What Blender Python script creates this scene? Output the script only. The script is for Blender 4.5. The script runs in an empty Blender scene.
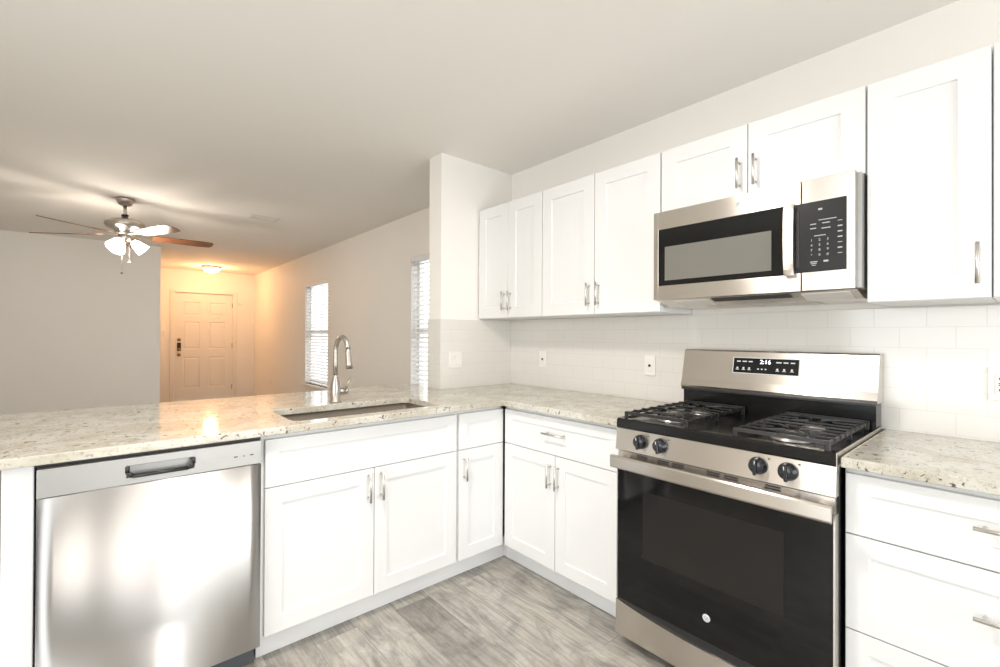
import bpy, bmesh, math, random
from mathutils import Vector, Matrix
random.seed(7)
PI = math.pi
sc = bpy.context.scene
COL = sc.collection

# ------------------------------------------------------------------ camera
def make_camera():
    cam = bpy.data.cameras.new('camera')
    ob = bpy.data.objects.new('camera', cam)
    COL.objects.link(ob)
    f, yaw, pitch, roll = 456.72, 0.7131, 0.0047, 0.0046
    cam.sensor_width = 36.0
    cam.lens = f / 1000 * 36.0
    cam.clip_start = 0.02
    s, c = math.sin(yaw), math.cos(yaw)
    fw = Vector((s * math.cos(pitch), c * math.cos(pitch), math.sin(pitch)))
    r0 = Vector((c, -s, 0)); u0 = r0.cross(fw)
    rt = r0 * math.cos(roll) + u0 * math.sin(roll)
    up = u0 * math.cos(roll) - r0 * math.sin(roll)
    M = Matrix((rt, up, -fw)).transposed().to_4x4()
    M.translation = Vector((-2.2775, -1.9024, 1.2656))
    ob.matrix_world = M
    sc.camera = ob
make_camera()

# ------------------------------------------------------------------ world, exposure, lights
w = bpy.data.worlds.new('daylight_sky'); sc.world = w; w.use_nodes = True
bg = w.node_tree.nodes['Background']
bg.inputs[0].default_value = (0.92, 0.97, 1.0, 1); bg.inputs[1].default_value = 2.6
sc.view_settings.view_transform = 'Standard'
sc.view_settings.look = 'None'
sc.view_settings.gamma = 1.0
sc.view_settings.use_curve_mapping = False
sc.view_settings.exposure = 0.07

def area(name, loc, rot, sx, sy, power, color, spread=PI):
    l = bpy.data.lights.new(name, 'AREA'); l.shape = 'RECTANGLE'
    l.size = sx; l.size_y = sy; l.energy = power; l.color = color; l.spread = spread
    o = bpy.data.objects.new(name, l); COL.objects.link(o)
    o.location = loc; o.rotation_euler = rot
    return o
def point(name, loc, power, color, r=0.05):
    l = bpy.data.lights.new(name, 'POINT'); l.energy = power; l.color = color; l.shadow_soft_size = r
    o = bpy.data.objects.new(name, l); COL.objects.link(o); o.location = loc
    return o
DAY = (0.95, 0.98, 1.0)
# glass patio door in the wall behind the camera, window in the wall on the left
area('patio_daylight', (-1.30, -4.36, 1.08), (PI/2, 0, 0), 1.5, 2.0, 50, DAY)
area('side_window_daylight', (-4.36, -1.45, 1.30), (PI/2, 0, -PI/2), 1.9, 1.6, 36, DAY)
# kitchen ceiling fixture above and behind the camera
area('kitchen_ceiling_light', (-1.87, -0.74, 2.40), (0, 0, 0), 0.24, 0.24, 27, (1.0, 0.92, 0.85))

# ------------------------------------------------------------------ materials
def nmat(name):
    m = bpy.data.materials.new(name); m.use_nodes = True
    nt = m.node_tree
    return m, nt, nt.nodes['Principled BSDF']
def pm(name, col, rough=0.5, metal=0.0, spec=0.5, coat=0.0, aniso=0.0):
    m, nt, b = nmat(name)
    b.inputs['Base Color'].default_value = (*col, 1)
    b.inputs['Roughness'].default_value = rough
    b.inputs['Metallic'].default_value = metal
    b.inputs['Specular IOR Level'].default_value = spec
    b.inputs['Coat Weight'].default_value = coat
    if aniso: b.inputs['Anisotropic'].default_value = aniso
    return m
def emis(name, col, st):
    m, nt, b = nmat(name)
    b.inputs['Base Color'].default_value = (*col, 1)
    b.inputs['Emission Color'].default_value = (*col, 1)
    b.inputs['Emission Strength'].default_value = st
    return m
def N(nt, t, **kw):
    n = nt.nodes.new(t)
    for k, v in kw.items(): setattr(n, k, v)
    return n
def ramp(nt, stops, interp='LINEAR'):
    r = N(nt, 'ShaderNodeValToRGB'); r.color_ramp.interpolation = interp
    e = r.color_ramp.elements
    while len(e) < len(stops): e.new(0.5)
    for el, (p, c) in zip(e, stops):
        el.position = p; el.color = (*c, 1) if len(c) == 3 else c
    return r
def coords(nt, scale=(1, 1, 1), rot=(0, 0, 0), kind='Object'):
    tc = N(nt, 'ShaderNodeTexCoord'); mp = N(nt, 'ShaderNodeMapping')
    mp.inputs['Scale'].default_value = scale; mp.inputs['Rotation'].default_value = rot
    nt.links.new(tc.outputs[kind], mp.inputs['Vector'])
    return mp.outputs['Vector']
def noise(nt, vec, scale, detail=3, rough=0.5, dist=0.0):
    n = N(nt, 'ShaderNodeTexNoise')
    n.inputs['Scale'].default_value = scale; n.inputs['Detail'].default_value = detail
    n.inputs['Roughness'].default_value = rough; n.inputs['Distortion'].default_value = dist
    nt.links.new(vec, n.inputs['Vector'])
    return n
def mix(nt, fac, a, b, mode='MIX'):
    m = N(nt, 'ShaderNodeMix', data_type='RGBA', blend_type=mode)
    for s, v in ((0, fac), (6, a), (7, b)):
        if isinstance(v, (int, float)): m.inputs[s].default_value = v
        elif isinstance(v, tuple): m.inputs[s].default_value = (*v, 1)
        else: nt.links.new(v, m.inputs[s])
    return m.outputs[2]
def bump(nt, b, h, strength, dist=0.01):
    n = N(nt, 'ShaderNodeBump'); n.inputs['Strength'].default_value = strength
    n.inputs['Distance'].default_value = dist
    nt.links.new(h, n.inputs['Height']); nt.links.new(n.outputs[0], b.inputs['Normal'])

def paint(name, col, rough=0.6, scale=180, st=0.08):
    m, nt, b = nmat(name)
    v = coords(nt)
    n = noise(nt, v, scale, 2)
    big = noise(nt, v, 1.3, 2)
    r = ramp(nt, [(0.3, tuple(c * 0.985 for c in col)), (0.7, col)])
    nt.links.new(big.outputs[0], r.inputs[0]); nt.links.new(r.outputs[0], b.inputs['Base Color'])
    b.inputs['Roughness'].default_value = rough
    bump(nt, b, n.outputs[0], st, 0.002)
    return m
M_wall = paint('wall_paint', (0.92, 0.89, 0.84), 0.6)
M_ceil = paint('ceiling_paint', (0.92, 0.89, 0.84), 0.8, 90, 0.2)
M_white = paint('white_cabinet_paint', (0.83, 0.83, 0.825), 0.32, 60, 0.01)
M_trim = paint('white_trim_paint', (0.86, 0.83, 0.78), 0.4, 60, 0.02)
M_vent = pm('vent_paint', (0.78, 0.73, 0.66), 0.5)
M_plate = pm('white_plastic', (0.86, 0.84, 0.80), 0.35)
M_dark = pm('dark_slot', (0.03, 0.03, 0.03), 0.6)
M_nickel = pm('brushed_nickel', (0.50, 0.465, 0.42), 0.33, 1.0)
M_chrome = pm('satin_pull_metal', (0.66, 0.645, 0.61), 0.34, 1.0)
M_blackglass = pm('black_glass', (0.008, 0.008, 0.008), 0.06, 0.0, 0.35)
M_blackenamel = pm('black_enamel', (0.008, 0.008, 0.008), 0.18, 0, 0.35)
M_blackplastic = pm('black_plastic', (0.02, 0.02, 0.021), 0.4)
M_knob = pm('black_knob', (0.018, 0.019, 0.024), 0.25)
M_iron = paint('cast_iron', (0.014, 0.013, 0.013), 0.36, 300, 0.4)
M_burner = pm('burner_metal', (0.45, 0.44, 0.43), 0.35, 1.0)
M_greyplastic = pm('grey_kick_plastic', (0.09, 0.095, 0.105), 0.5)
M_brass = pm('aged_brass', (0.30, 0.20, 0.10), 0.35, 1.0)
M_print = pm('pale_print', (0.75, 0.76, 0.76), 0.5)
M_keypad = pm('keypad_black', (0.010, 0.010, 0.010), 0.32, 0, 0.3)
M_legend = pm('keypad_print', (0.5, 0.52, 0.53), 0.5)
M_printdim = pm('grey_print', (0.35, 0.37, 0.38), 0.5)
M_digit = emis('lit_digits', (0.95, 0.97, 1.0), 2.0)

def steel(name, col, rough, grain, wav=0.0, aniso=0.75):
    """brushed stainless, grain = axis (0 x, 1 y, 2 z) the brushing runs along in local space"""
    m, nt, b = nmat(name)
    b.inputs['Metallic'].default_value = 1.0
    b.inputs['Base Color'].default_value = (*col, 1)
    sca = [420, 420, 420]; sca[grain] = 2
    v = coords(nt, tuple(sca))
    n = noise(nt, v, 1.0, 3)
    mr = N(nt, 'ShaderNodeMapRange')
    mr.inputs['To Min'].default_value = rough * 0.97; mr.inputs['To Max'].default_value = rough * 1.03
    nt.links.new(n.outputs[0], mr.inputs['Value']); nt.links.new(mr.outputs[0], b.inputs['Roughness'])
    b.inputs['Anisotropic'].default_value = aniso
    tg = N(nt, 'ShaderNodeTangent', direction_type='RADIAL', axis='Z')
    nt.links.new(tg.outputs[0], b.inputs['Tangent']); b.inputs['Anisotropic Rotation'].default_value = 0.25
    if wav:
        sv = coords(nt, (5.0, 0.2, 0.5))
        n2 = noise(nt, sv, 1.0, 1, 0.4, 0.2)
        bump(nt, b, n2.outputs[0], wav, 0.02)
    else:
        pass
    return m
M_steel = steel('stainless_range', (0.68, 0.64, 0.59), 0.27, 0, 0, 0.95)
M_steel_dw = steel('stainless_dishwasher', (0.74, 0.73, 0.72), 0.60, 0, 0.5, 1.0)
M_steel_top = pm('satin_control_strip', (0.43, 0.425, 0.41), 0.42, 0.6)
M_sink = steel('stainless_sink', (0.42, 0.38, 0.33), 0.32, 0, 0, 0.3)

def granite(name, warm):
    m, nt, b = nmat(name)
    v = coords(nt)
    cloud = noise(nt, v, 7, 5, 0.6, 0.4)
    base = ramp(nt, [(0.30, (0.50, 0.46, 0.38)), (0.45, (0.56, 0.53, 0.445)), (0.58, (0.67, 0.65, 0.575)), (0.75, (0.52, 0.51, 0.465))])
    nt.links.new(cloud.outputs[0], base.inputs[0])
    fine = noise(nt, v, 85, 4, 0.7)
    fr = ramp(nt, [(0.32, (0.55, 0.51, 0.42)), (0.45, (1, 1, 1))])
    nt.links.new(fine.outputs[0], fr.inputs[0])
    c1 = mix(nt, 0.6, base.outputs[0], fr.outputs[0], 'MULTIPLY')
    # dark mineral flecks
    n2 = noise(nt, v, 42, 3, 0.65, 0.6)
    r2 = ramp(nt, [(0.605, (0, 0, 0)), (0.64, (1, 1, 1))])
    nt.links.new(n2.outputs[0], r2.inputs[0])
    patch = noise(nt, v, 6, 2)
    rp = ramp(nt, [(0.36, (0, 0, 0)), (0.5, (1, 1, 1))])
    nt.links.new(patch.outputs[0], rp.inputs[0])
    fl = mix(nt, 0.6, r2.outputs[0], rp.outputs[0], 'MULTIPLY')
    c2 = mix(nt, fl, c1, (0.12, 0.085, 0.07))
    # grey quartz dots
    n3 = noise(nt, v, 120, 2, 0.5)
    r3 = ramp(nt, [(0.62, (0, 0, 0)), (0.68, (0.8, 0.8, 0.8))])
    nt.links.new(n3.outputs[0], r3.inputs[0])
    c3 = mix(nt, r3.outputs[0], c2, (0.30, 0.28, 0.27))
    # rusty streaks
    vs = coords(nt, (1.4, 0.45, 1), (0, 0, 0.35))
    n4 = noise(nt, vs, 9, 4, 0.6, 0.8)
    r4 = ramp(nt, [(0.60, (0, 0, 0)), (0.72, (warm, warm, warm))])
    nt.links.new(n4.outputs[0], r4.inputs[0])
    c4 = mix(nt, r4.outputs[0], c3, (0.45, 0.27, 0.16))
    nt.links.new(c4, b.inputs['Base Color'])
    b.inputs['Roughness'].default_value = 0.07
    b.inputs['IOR'].default_value = 1.55
    return m
M_granite = granite('speckled_granite', 0.25)
M_granite2 = granite('speckled_granite_right', 0.85)

def floor_mat():
    m, nt, b = nmat('grey_vinyl_planks')
    v = coords(nt, (1, 1, 1), (0, 0, PI / 2))
    br = N(nt, 'ShaderNodeTexBrick'); nt.links.new(v, br.inputs['Vector'])
    br.offset = 0.37; br.offset_frequency = 2
    br.inputs['Scale'].default_value = 1.0
    br.inputs['Brick Width'].default_value = 1.22; br.inputs['Row Height'].default_value = 0.18
    br.inputs['Mortar Size'].default_value = 0.0012; br.inputs['Mortar Smooth'].default_value = 0.2
    br.inputs['Color1'].default_value = (0.0, 0.0, 0.0, 1); br.inputs['Color2'].default_value = (1, 1, 1, 1)
    br.inputs['Mortar'].default_value = (0.5, 0.5, 0.5, 1)
    tone = ramp(nt, [(0, (0.30, 0.285, 0.265)), (0.5, (0.37, 0.355, 0.33)), (1, (0.45, 0.43, 0.40))])
    nt.links.new(br.outputs['Color'], tone.inputs[0])
    # per-plank shift of the grain
    tc = N(nt, 'ShaderNodeTexCoord')
    add = N(nt, 'ShaderNodeVectorMath', operation='MULTIPLY_ADD')
    nt.links.new(br.outputs['Color'], add.inputs[0]); add.inputs[1].default_value = (3.1, 7.7, 1.3)
    nt.links.new(tc.outputs['Object'], add.inputs[2])
    mp = N(nt, 'ShaderNodeMapping'); mp.inputs['Scale'].default_value = (4.6, 1.1, 1)
    nt.links.new(add.outputs[0], mp.inputs['Vector'])
    g = noise(nt, mp.outputs[0], 2.4, 8, 0.74, 1.8)
    gr = ramp(nt, [(0.30, (0.62, 0.60, 0.57)), (0.44, (0.88, 0.86, 0.83)), (0.56, (1.1, 1.09, 1.06)), (0.72, (1.35, 1.34, 1.31))])
    nt.links.new(g.outputs[0], gr.inputs[0])
    c = mix(nt, 1.0, tone.outputs[0], gr.outputs[0], 'MULTIPLY')
    mp2 = N(nt, 'ShaderNodeMapping'); mp2.inputs['Scale'].default_value = (60, 3.0, 1)
    nt.links.new(add.outputs[0], mp2.inputs['Vector'])
    g2 = noise(nt, mp2.outputs[0], 1.5, 4, 0.6, 0.5)
    gr2 = ramp(nt, [(0.38, (0.72, 0.71, 0.69)), (0.55, (1.05, 1.05, 1.04))])
    nt.links.new(g2.outputs[0], gr2.inputs[0])
    c = mix(nt, 0.75, c, gr2.outputs[0], 'MULTIPLY')
    g3 = noise(nt, add.outputs[0], 5.5, 5, 0.6, 0.8)
    gr3 = ramp(nt, [(0.36, (0.72, 0.72, 0.73)), (0.50, (1.0, 1.0, 1.0)), (0.66, (1.12, 1.10, 1.07))])
    nt.links.new(g3.outputs[0], gr3.inputs[0])
    c = mix(nt, 0.9, c, gr3.outputs[0], 'MULTIPLY')
    c = mix(nt, br.outputs['Fac'], c, (0.22, 0.21, 0.20))
    nt.links.new(c, b.inputs['Base Color'])
    b.inputs['Roughness'].default_value = 0.38
    bump(nt, b, g2.outputs[0], 0.12, 0.002)
    return m
M_floor = floor_mat()

def tile_mat():
    m, nt, b = nmat('white_subway_tile')
    tc = N(nt, 'ShaderNodeTexCoord')
    sep = N(nt, 'ShaderNodeSeparateXYZ'); nt.links.new(tc.outputs['Object'], sep.inputs[0])
    add = N(nt, 'ShaderNodeMath', operation='SUBTRACT')          # runs along x on one wall and y on the other
    nt.links.new(sep.outputs[0], add.inputs[0]); nt.links.new(sep.outputs[1], add.inputs[1])
    off = N(nt, 'ShaderNodeMath', operation='ADD'); off.inputs[1].default_value = 0.1605 + 0.15
    nt.links.new(add.outputs[0], off.inputs[0])
    zo = N(nt, 'ShaderNodeMath', operation='SUBTRACT'); zo.inputs[1].default_value = 0.922
    nt.links.new(sep.outputs[2], zo.inputs[0])
    cb = N(nt, 'ShaderNodeCombineXYZ'); nt.links.new(off.outputs[0], cb.inputs[0]); nt.links.new(zo.outputs[0], cb.inputs[1])
    br = N(nt, 'ShaderNodeTexBrick'); nt.links.new(cb.outputs[0], br.inputs['Vector'])
    br.offset = 0.5
    br.inputs['Scale'].default_value = 1.0
    br.inputs['Brick Width'].default_value = 0.151; br.inputs['Row Height'].default_value = 0.0765
    br.inputs['Mortar Size'].default_value = 0.0015; br.inputs['Mortar Smooth'].default_value = 0.3
    br.inputs['Color1'].default_value = (0.77, 0.745, 0.70, 1); br.inputs['Color2'].default_value = (0.785, 0.76, 0.715, 1)
    br.inputs['Mortar'].default_value = (0.70, 0.675, 0.63, 1)
    nt.links.new(br.outputs['Color'], b.inputs['Base Color'])
    b.inputs['Roughness'].default_value = 0.12
    inv = N(nt, 'ShaderNodeMath', operation='SUBTRACT'); inv.inputs[0].default_value = 1.0
    nt.links.new(br.outputs['Fac'], inv.inputs[1])
    bump(nt, b, inv.outputs[0], 0.2, 0.001)
    return m
M_tile = tile_mat()

def blade_mat():
    m, nt, b = nmat('walnut_fan_blade')
    v = coords(nt, (1.5, 22, 22))
    n = noise(nt, v, 2.0, 4, 0.6, 0.5)
    r = ramp(nt, [(0.3, (0.13, 0.045, 0.02)), (0.7, (0.24, 0.10, 0.045))])
    nt.links.new(n.outputs[0], r.inputs[0]); nt.links.new(r.outputs[0], b.inputs['Base Color'])
    b.inputs['Roughness'].default_value = 0.3
    return m
M_blade = blade_mat()
M_shade = emis('frosted_lamp_glass', (1.0, 0.93, 0.84), 9.0)
M_dome = emis('frosted_dome_glass', (1.0, 0.76, 0.46), 6.0)
M_blind = pm('white_blind_slat', (0.86, 0.86, 0.86), 0.5)
def glass_mat():
    m = bpy.data.materials.new('window_glass'); m.use_nodes = True
    nt = m.node_tree; nt.nodes.clear()
    o = N(nt, 'ShaderNodeOutputMaterial'); t = N(nt, 'ShaderNodeBsdfTransparent'); g = N(nt, 'ShaderNodeBsdfGlossy')
    g.inputs['Roughness'].default_value = 0.02
    mx = N(nt, 'ShaderNodeMixShader'); mx.inputs[0].default_value = 0.06
    nt.links.new(t.outputs[0], mx.inputs[1]); nt.links.new(g.outputs[0], mx.inputs[2]); nt.links.new(mx.outputs[0], o.inputs[0])
    return m
M_glass = glass_mat()

# ------------------------------------------------------------------ mesh helpers
def new(): return bmesh.new()
def bx(bm, x0, x1, y0, y1, z0, z1, bev=0.0, seg=2):
    """add one box (optionally bevelled); returns its verts"""
    t = bmesh.new()
    bmesh.ops.create_cube(t, size=1.0)
    for v in t.verts:
        v.co = Vector((x0 + (v.co.x + .5) * (x1 - x0), y0 + (v.co.y + .5) * (y1 - y0), z0 + (v.co.z + .5) * (z1 - z0)))
    if bev: bmesh.ops.bevel(t, geom=t.edges[:], offset=bev, segments=seg, affect='EDGES', profile=0.5)
    merge(bm, t)
    return bm
def merge(bm, t, M=None):
    vm = {}
    for v in t.verts: vm[v] = bm.verts.new(M @ v.co if M else v.co)
    for f in t.faces:
        try:
            nf = bm.faces.new([vm[v] for v in f.verts]); nf.smooth = f.smooth
        except ValueError: pass
    t.free()
def frame_of(d):
    d = d.normalized(); a = Vector((0, 0, 1)) if abs(d.z) < 0.9 else Vector((1, 0, 0))
    x = d.cross(a).normalized(); y = d.cross(x).normalized()
    return x, y
def tube(bm, pts, rad, seg=12, caps=True, smooth=True):
    """round tube through points; rad a number or one per point"""
    pts = [Vector(p) for p in pts]
    if isinstance(rad, (int, float)): rad = [rad] * len(pts)
    rings = []; x = None
    for i, p in enumerate(pts):
        d = (pts[min(i + 1, len(pts) - 1)] - pts[max(i - 1, 0)])
        if x is None: x, y = frame_of(d)
        else:
            dn = d.normalized(); x = (x - dn * x.dot(dn)).normalized(); y = dn.cross(x)
        rings.append([bm.verts.new(p + (x * math.cos(2 * PI * k / seg) + y * math.sin(2 * PI * k / seg)) * rad[i]) for k in range(seg)])
    for a, b in zip(rings, rings[1:]):
        for k in range(seg):
            f = bm.faces.new((a[k], a[(k + 1) % seg], b[(k + 1) % seg], b[k])); f.smooth = smooth
    if caps:
        bm.faces.new(rings[0]); bm.faces.new(list(reversed(rings[-1])))
    return bm
def lathe(bm, prof, c=(0, 0, 0), axis='Z', seg=32, M=None):
    """prof = [(r, h)...] revolved"""
    t = bmesh.new(); rings = []
    for r, h in prof:
        ring = []
        for k in range(seg):
            a = 2 * PI * k / seg
            ring.append(t.verts.new((r * math.cos(a), r * math.sin(a), h)))
        rings.append(ring)
    for a, b in zip(rings, rings[1:]):
        for k in range(seg):
            f = t.faces.new((a[k], a[(k + 1) % seg], b[(k + 1) % seg], b[k])); f.smooth = True
    if prof[0][0] > 1e-6: t.faces.new(list(reversed(rings[0])))
    if prof[-1][0] > 1e-6: t.faces.new(rings[-1])
    bmesh.ops.remove_doubles(t, verts=t.verts[:], dist=1e-6)
    R = {'Z': Matrix.Identity(4), 'Y': Matrix.Rotation(PI / 2, 4, 'X'), 'X': Matrix.Rotation(PI / 2, 4, 'Y')}[axis]
    merge(bm, t, (Matrix.Translation(Vector(c)) @ R) if M is None else M)
    return bm
def prism(bm, poly, a0, a1, axis):
    """extrude 2D poly along axis; axis 'X': poly=(y,z) ; 'Y': (x,z) ; 'Z': (x,y)"""
    def P(u, v, a): return {'X': (a, u, v), 'Y': (u, a, v), 'Z': (u, v, a)}[axis]
    A = [bm.verts.new(P(u, v, a0)) for u, v in poly]; B = [bm.verts.new(P(u, v, a1)) for u, v in poly]
    n = len(poly)
    for k in range(n): bm.faces.new((A[k], A[(k + 1) % n], B[(k + 1) % n], B[k]))
    bm.faces.new(A); bm.faces.new(list(reversed(B)))
    return bm
def obj(name, bm, mat, parent=None, smooth_angle=None):
    bmesh.ops.recalc_face_normals(bm, faces=bm.faces[:])
    me = bpy.data.meshes.new(name); bm.to_mesh(me); bm.free()
    me.materials.append(mat)
    o = bpy.data.objects.new(name, me); COL.objects.link(o)
    if parent is not None: o.parent = parent
    return o
def tag(o, label, cat, group=None):
    o['label'] = label; o['category'] = cat
    if group: o['group'] = group
    return o
def thing(name, label, cat, loc=(0, 0, 0), rz=0.0, group=None):
    o = bpy.data.objects.new(name, None); COL.objects.link(o)
    o.empty_display_size = 0.05
    o.location = loc; o.rotation_euler = (0, 0, rz)
    return tag(o, label, cat, group)
def struct(name, bm, mat, parent=None):
    o = obj(name, bm, mat, parent)
    if parent is None: o['kind'] = 'structure'
    return o
def text_mesh(s, size, M, bm, depth=0.0004):
    cu = bpy.data.curves.new('txt', 'FONT'); cu.body = s; cu.size = size; cu.align_x = 'CENTER'; cu.align_y = 'CENTER'
    cu.extrude = depth; cu.resolution_u = 3
    o = bpy.data.objects.new('txt', cu); COL.objects.link(o)
    dg = bpy.context.evaluated_depsgraph_get()
    me = bpy.data.meshes.new_from_object(o.evaluated_get(dg))
    t = bmesh.new(); t.from_mesh(me); merge(bm, t, M)
    bpy.data.objects.remove(o); bpy.data.curves.remove(cu); bpy.data.meshes.remove(me)
FRONT = Matrix.Rotation(PI / 2, 4, 'X')          # text facing local -Y
def at(x, y, z, extra=None):
    M = Matrix.Translation((x, y, z)) @ FRONT
    return M

def shaker(x0, x1, z0, z1, fr=0.062, th=0.019, rec=0.007):
    """shaker door with front face at local y=0, thickness behind"""
    t = bmesh.new(); c = .0012
    def ring(i, y): return [t.verts.new(p) for p in ((x0 + i, y, z0 + i), (x1 - i, y, z0 + i), (x1 - i, y, z1 - i), (x0 + i, y, z1 - i))]
    rs = [ring(0, th), ring(0, c), ring(c, 0)]
    if fr: rs += [ring(fr, 0), ring(fr + .0025, rec)]
    for p, q in zip(rs, rs[1:]):
        for k in range(4): t.faces.new((p[k], p[(k + 1) % 4], q[(k + 1) % 4], q[k]))
    t.faces.new(rs[0]); t.faces.new(rs[-1])
    return t
def pull(name, x, z, L, vert, parent):
    """bar pull standing off local y=0 towards -Y"""
    bm = new(); d = 0.031; r = 0.0052
    if vert:
        tube(bm, [(x, -d, z - L / 2), (x, -d, z + L / 2)], r, 14)
        for s in (-1, 1): tube(bm, [(x, 0.0, z + s * L * .37), (x, -d, z + s * L * .37)], r * .8, 10)
    else:
        tube(bm, [(x - L / 2, -d, z), (x + L / 2, -d, z)], r, 14)
        for s in (-1, 1): tube(bm, [(x + s * L * .37, 0.0, z), (x + s * L * .37, -d, z)], r * .8, 10)
    return obj('handle', bm, M_chrome, parent)

# ------------------------------------------------------------------ setting
CH = 2.459
XW, YL, YE, XH = 0.0, 5.85, 8.30, -1.708         # window wall, living wall, entry wall, hall wall
XL, YB = -4.40, -4.40                             # unseen walls of the room
YS0, YS1 = 0.605, 0.750                           # stub wall
bm = new(); bx(bm, XL, 0.15, YB - 2.3, YE, -0.1, 0); struct('floor', bm, M_floor)
bm = new(); bx(bm, XL - .15, 0.15, YB - .15, YE + .15, CH, CH + 0.12); struct('ceiling', bm, M_ceil)
W1 = (4.29, 5.20, 0.545, 2.03); W2 = (1.16, 2.07, 0.545, 2.03)
def wall_x(x0, x1, y0, y1, opens):
    """wall slab between x0..x1 along y with rectangular openings (ya, yb, za, zb)"""
    bm = new(); y = y0
    for ya, yb, za, zb in sorted(opens):
        bx(bm, x0, x1, y, ya, 0, CH); bx(bm, x0, x1, ya, yb, 0, za); bx(bm, x0, x1, ya, yb, zb, CH); y = yb
    bx(bm, x0, x1, y, y1, 0, CH)
    return bm
struct('wall_right', wall_x(0, 0.15, YB, YE, [W1, W2]), M_wall)
struct('wall_left', wall_x(XL - .15, XL, YB, YL, [(-2.4, -0.5, 0.5, 2.1)]), M_wall)
bm = new()
bx(bm, XL, -3.30, YB - .15, YB, 0, CH); bx(bm, -2.30, -2.05, YB - .15, YB, 0, CH); bx(bm, -3.30, -2.30, YB - .15, YB, 2.05, CH);
bx(bm, -3.40, -3.30, YB - 2.2, YB - .15, 0, CH); bx(bm, -2.30, -2.20, YB - 2.2, YB - .15, 0, CH); bx(bm, -3.40, -2.20, YB - 2.3, YB - 2.2, 0, CH); bx(bm, -3.40, -2.20, YB - 2.2, YB - .15, 2.05, 2.15); bx(bm, -0.55, 0, YB - .15, YB, 0, CH); bx(bm, -2.05, -0.55, YB - .15, YB, 2.08, CH)  # unseen doorway and dark corridor added to give the dishwasher dark reflections
struct('wall_back', bm, M_wall)
bm = new(); bx(bm, XL, XH, YL, YL + .12, 0, CH); bx(bm, XH - .12, XH, YL + .12, YE, 0, CH)
struct('wall_living', bm, M_wall)
DX0, DX1, DZ = -1.315, -0.385, 2.035
bm = new(); bx(bm, XH - .12, DX0, YE, YE + .15, 0, CH); bx(bm, DX1, 0, YE, YE + .15, 0, CH); bx(bm, DX0, DX1, YE, YE + .15, DZ, CH)
struct('wall_entry', bm, M_wall)
bm = new(); bx(bm, -0.62, 0, YS0, YS1, 0, CH); bx(bm, -2.49, -0.62, YS0, YS1, 0, 0.883)
struct('wall_stub', bm, M_wall)

# windows in the far wall
def window(name, o, light):
    ya, yb, za, zb = o
    bm = new(); t = 0.045; x0, x1 = 0.07, 0.12
    bx(bm, x0, x1, ya, ya + t, za, zb); bx(bm, x0, x1, yb - t, yb, za, zb)
    bx(bm, x0, x1, ya + t, yb - t, za, za + t); bx(bm, x0, x1, ya + t, yb - t, zb - t, zb)
    fr = struct(name, bm, M_trim)
    bm = new(); zm = 1.30
    bx(bm, x0 - .012, x1, ya + t, yb - t, zm - .022, zm + .022, .002)
    obj('meeting_rail', bm, M_trim, fr)
    bm = new(); ym = (ya + yb) / 2
    bx(bm, x0 + .005, x0 + .025, ym - .012, ym + .012, za + t, zm - .022); bx(bm, x0 + .005, x0 + .025, ym - .012, ym + .012, zm + .022, zb - t)
    obj('mullion', bm, M_trim, fr)
    bm = new(); bx(bm, x0 + .03, x0 + .034, ya + t, yb - t, za + t, zm - .022); bx(bm, x0 + .03, x0 + .034, ya + t, yb - t, zm + .022, zb - t)
    obj('glass', bm, M_glass, fr)
    bm = new(); bx(bm, -0.045, 0.07, ya - .04, yb + .04, za - .028, za, .004)
    obj('sill', bm, M_trim, fr)
window('window_1', W1, 14)
window('window_2', W2, 14)
def blind(o, label):
    ya, yb, za, zb = o
    r = thing('window_blind', label, 'blinds', (0.03, (ya + yb) / 2, zb), 0, 'white slatted window blinds')
    hw = (yb - ya) / 2 - .006; H = zb - za
    bm = new(); bx(bm, -0.028, 0.028, -hw, hw, -0.05, -0.001, .003); obj('headrail', bm, M_blind, r)
    bm = new(); z = -0.075
    while z > -H + 0.05:
        # slats tipped a little so the daylight shows between them
        a = math.radians(28); c, s = math.cos(a) * .022, math.sin(a) * .022
        prism(bm, [(-c, z - s), (c, z + s), (c, z + s + .0025), (-c, z - s + .0025)], -hw, hw, 'Y')
        z -= 0.0445
    obj('slats', bm, M_blind, r)
    bm = new(); bx(bm, -0.024, 0.024, -hw, hw, -H + .008, -H + .026, .003); obj('bottom_rail', bm, M_blind, r)
    for k in (-.30, .30):
        bm = new(); tube(bm, [(-.026, k, -.05), (-.026, k, -H + .02)], .0012, 6); obj('ladder_cord', bm, M_blind, r)
    bm = new(); tube(bm, [(-.032, hw - .06, -.05), (-.034, hw - .06, -.75)], .0035, 8); obj('tilt_wand', bm, M_plate, r)
blind(W1, 'white slatted blind on the far full window left of the faucet')
blind(W2, 'white slatted blind mostly hidden behind the wall end')

# windows the photo does not show but whose daylight and reflections it does
bm = new(); t = .05
for x0, x1 in ((-2.05, -2.0), (-1.33, -1.27), (-.60, -.55)): bx(bm, x0, x1, YB - .1, YB - .05, 0, 2.08)
bx(bm, -2.0, -1.33, YB - .1, YB - .05, 0, .06); bx(bm, -1.27, -.6, YB - .1, YB - .05, 0, .06)
bx(bm, -2.0, -1.33, YB - .1, YB - .05, 2.02, 2.08); bx(bm, -1.27, -.6, YB - .1, YB - .05, 2.02, 2.08)
struct('window_3', bm, M_trim)
bm = new()
for y0, y1 in ((-2.4, -2.35), (-1.47, -1.43), (-.55, -.5)): bx(bm, XL - .1, XL - .05, y0, y1, .5, 2.1)
for z0, z1 in ((.5, .55), (2.05, 2.1)):
    bx(bm, XL - .1, XL - .05, -2.35, -1.47, z0, z1); bx(bm, XL - .1, XL - .05, -1.43, -.55, z0, z1)
struct('window_4', bm, M_trim)

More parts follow.
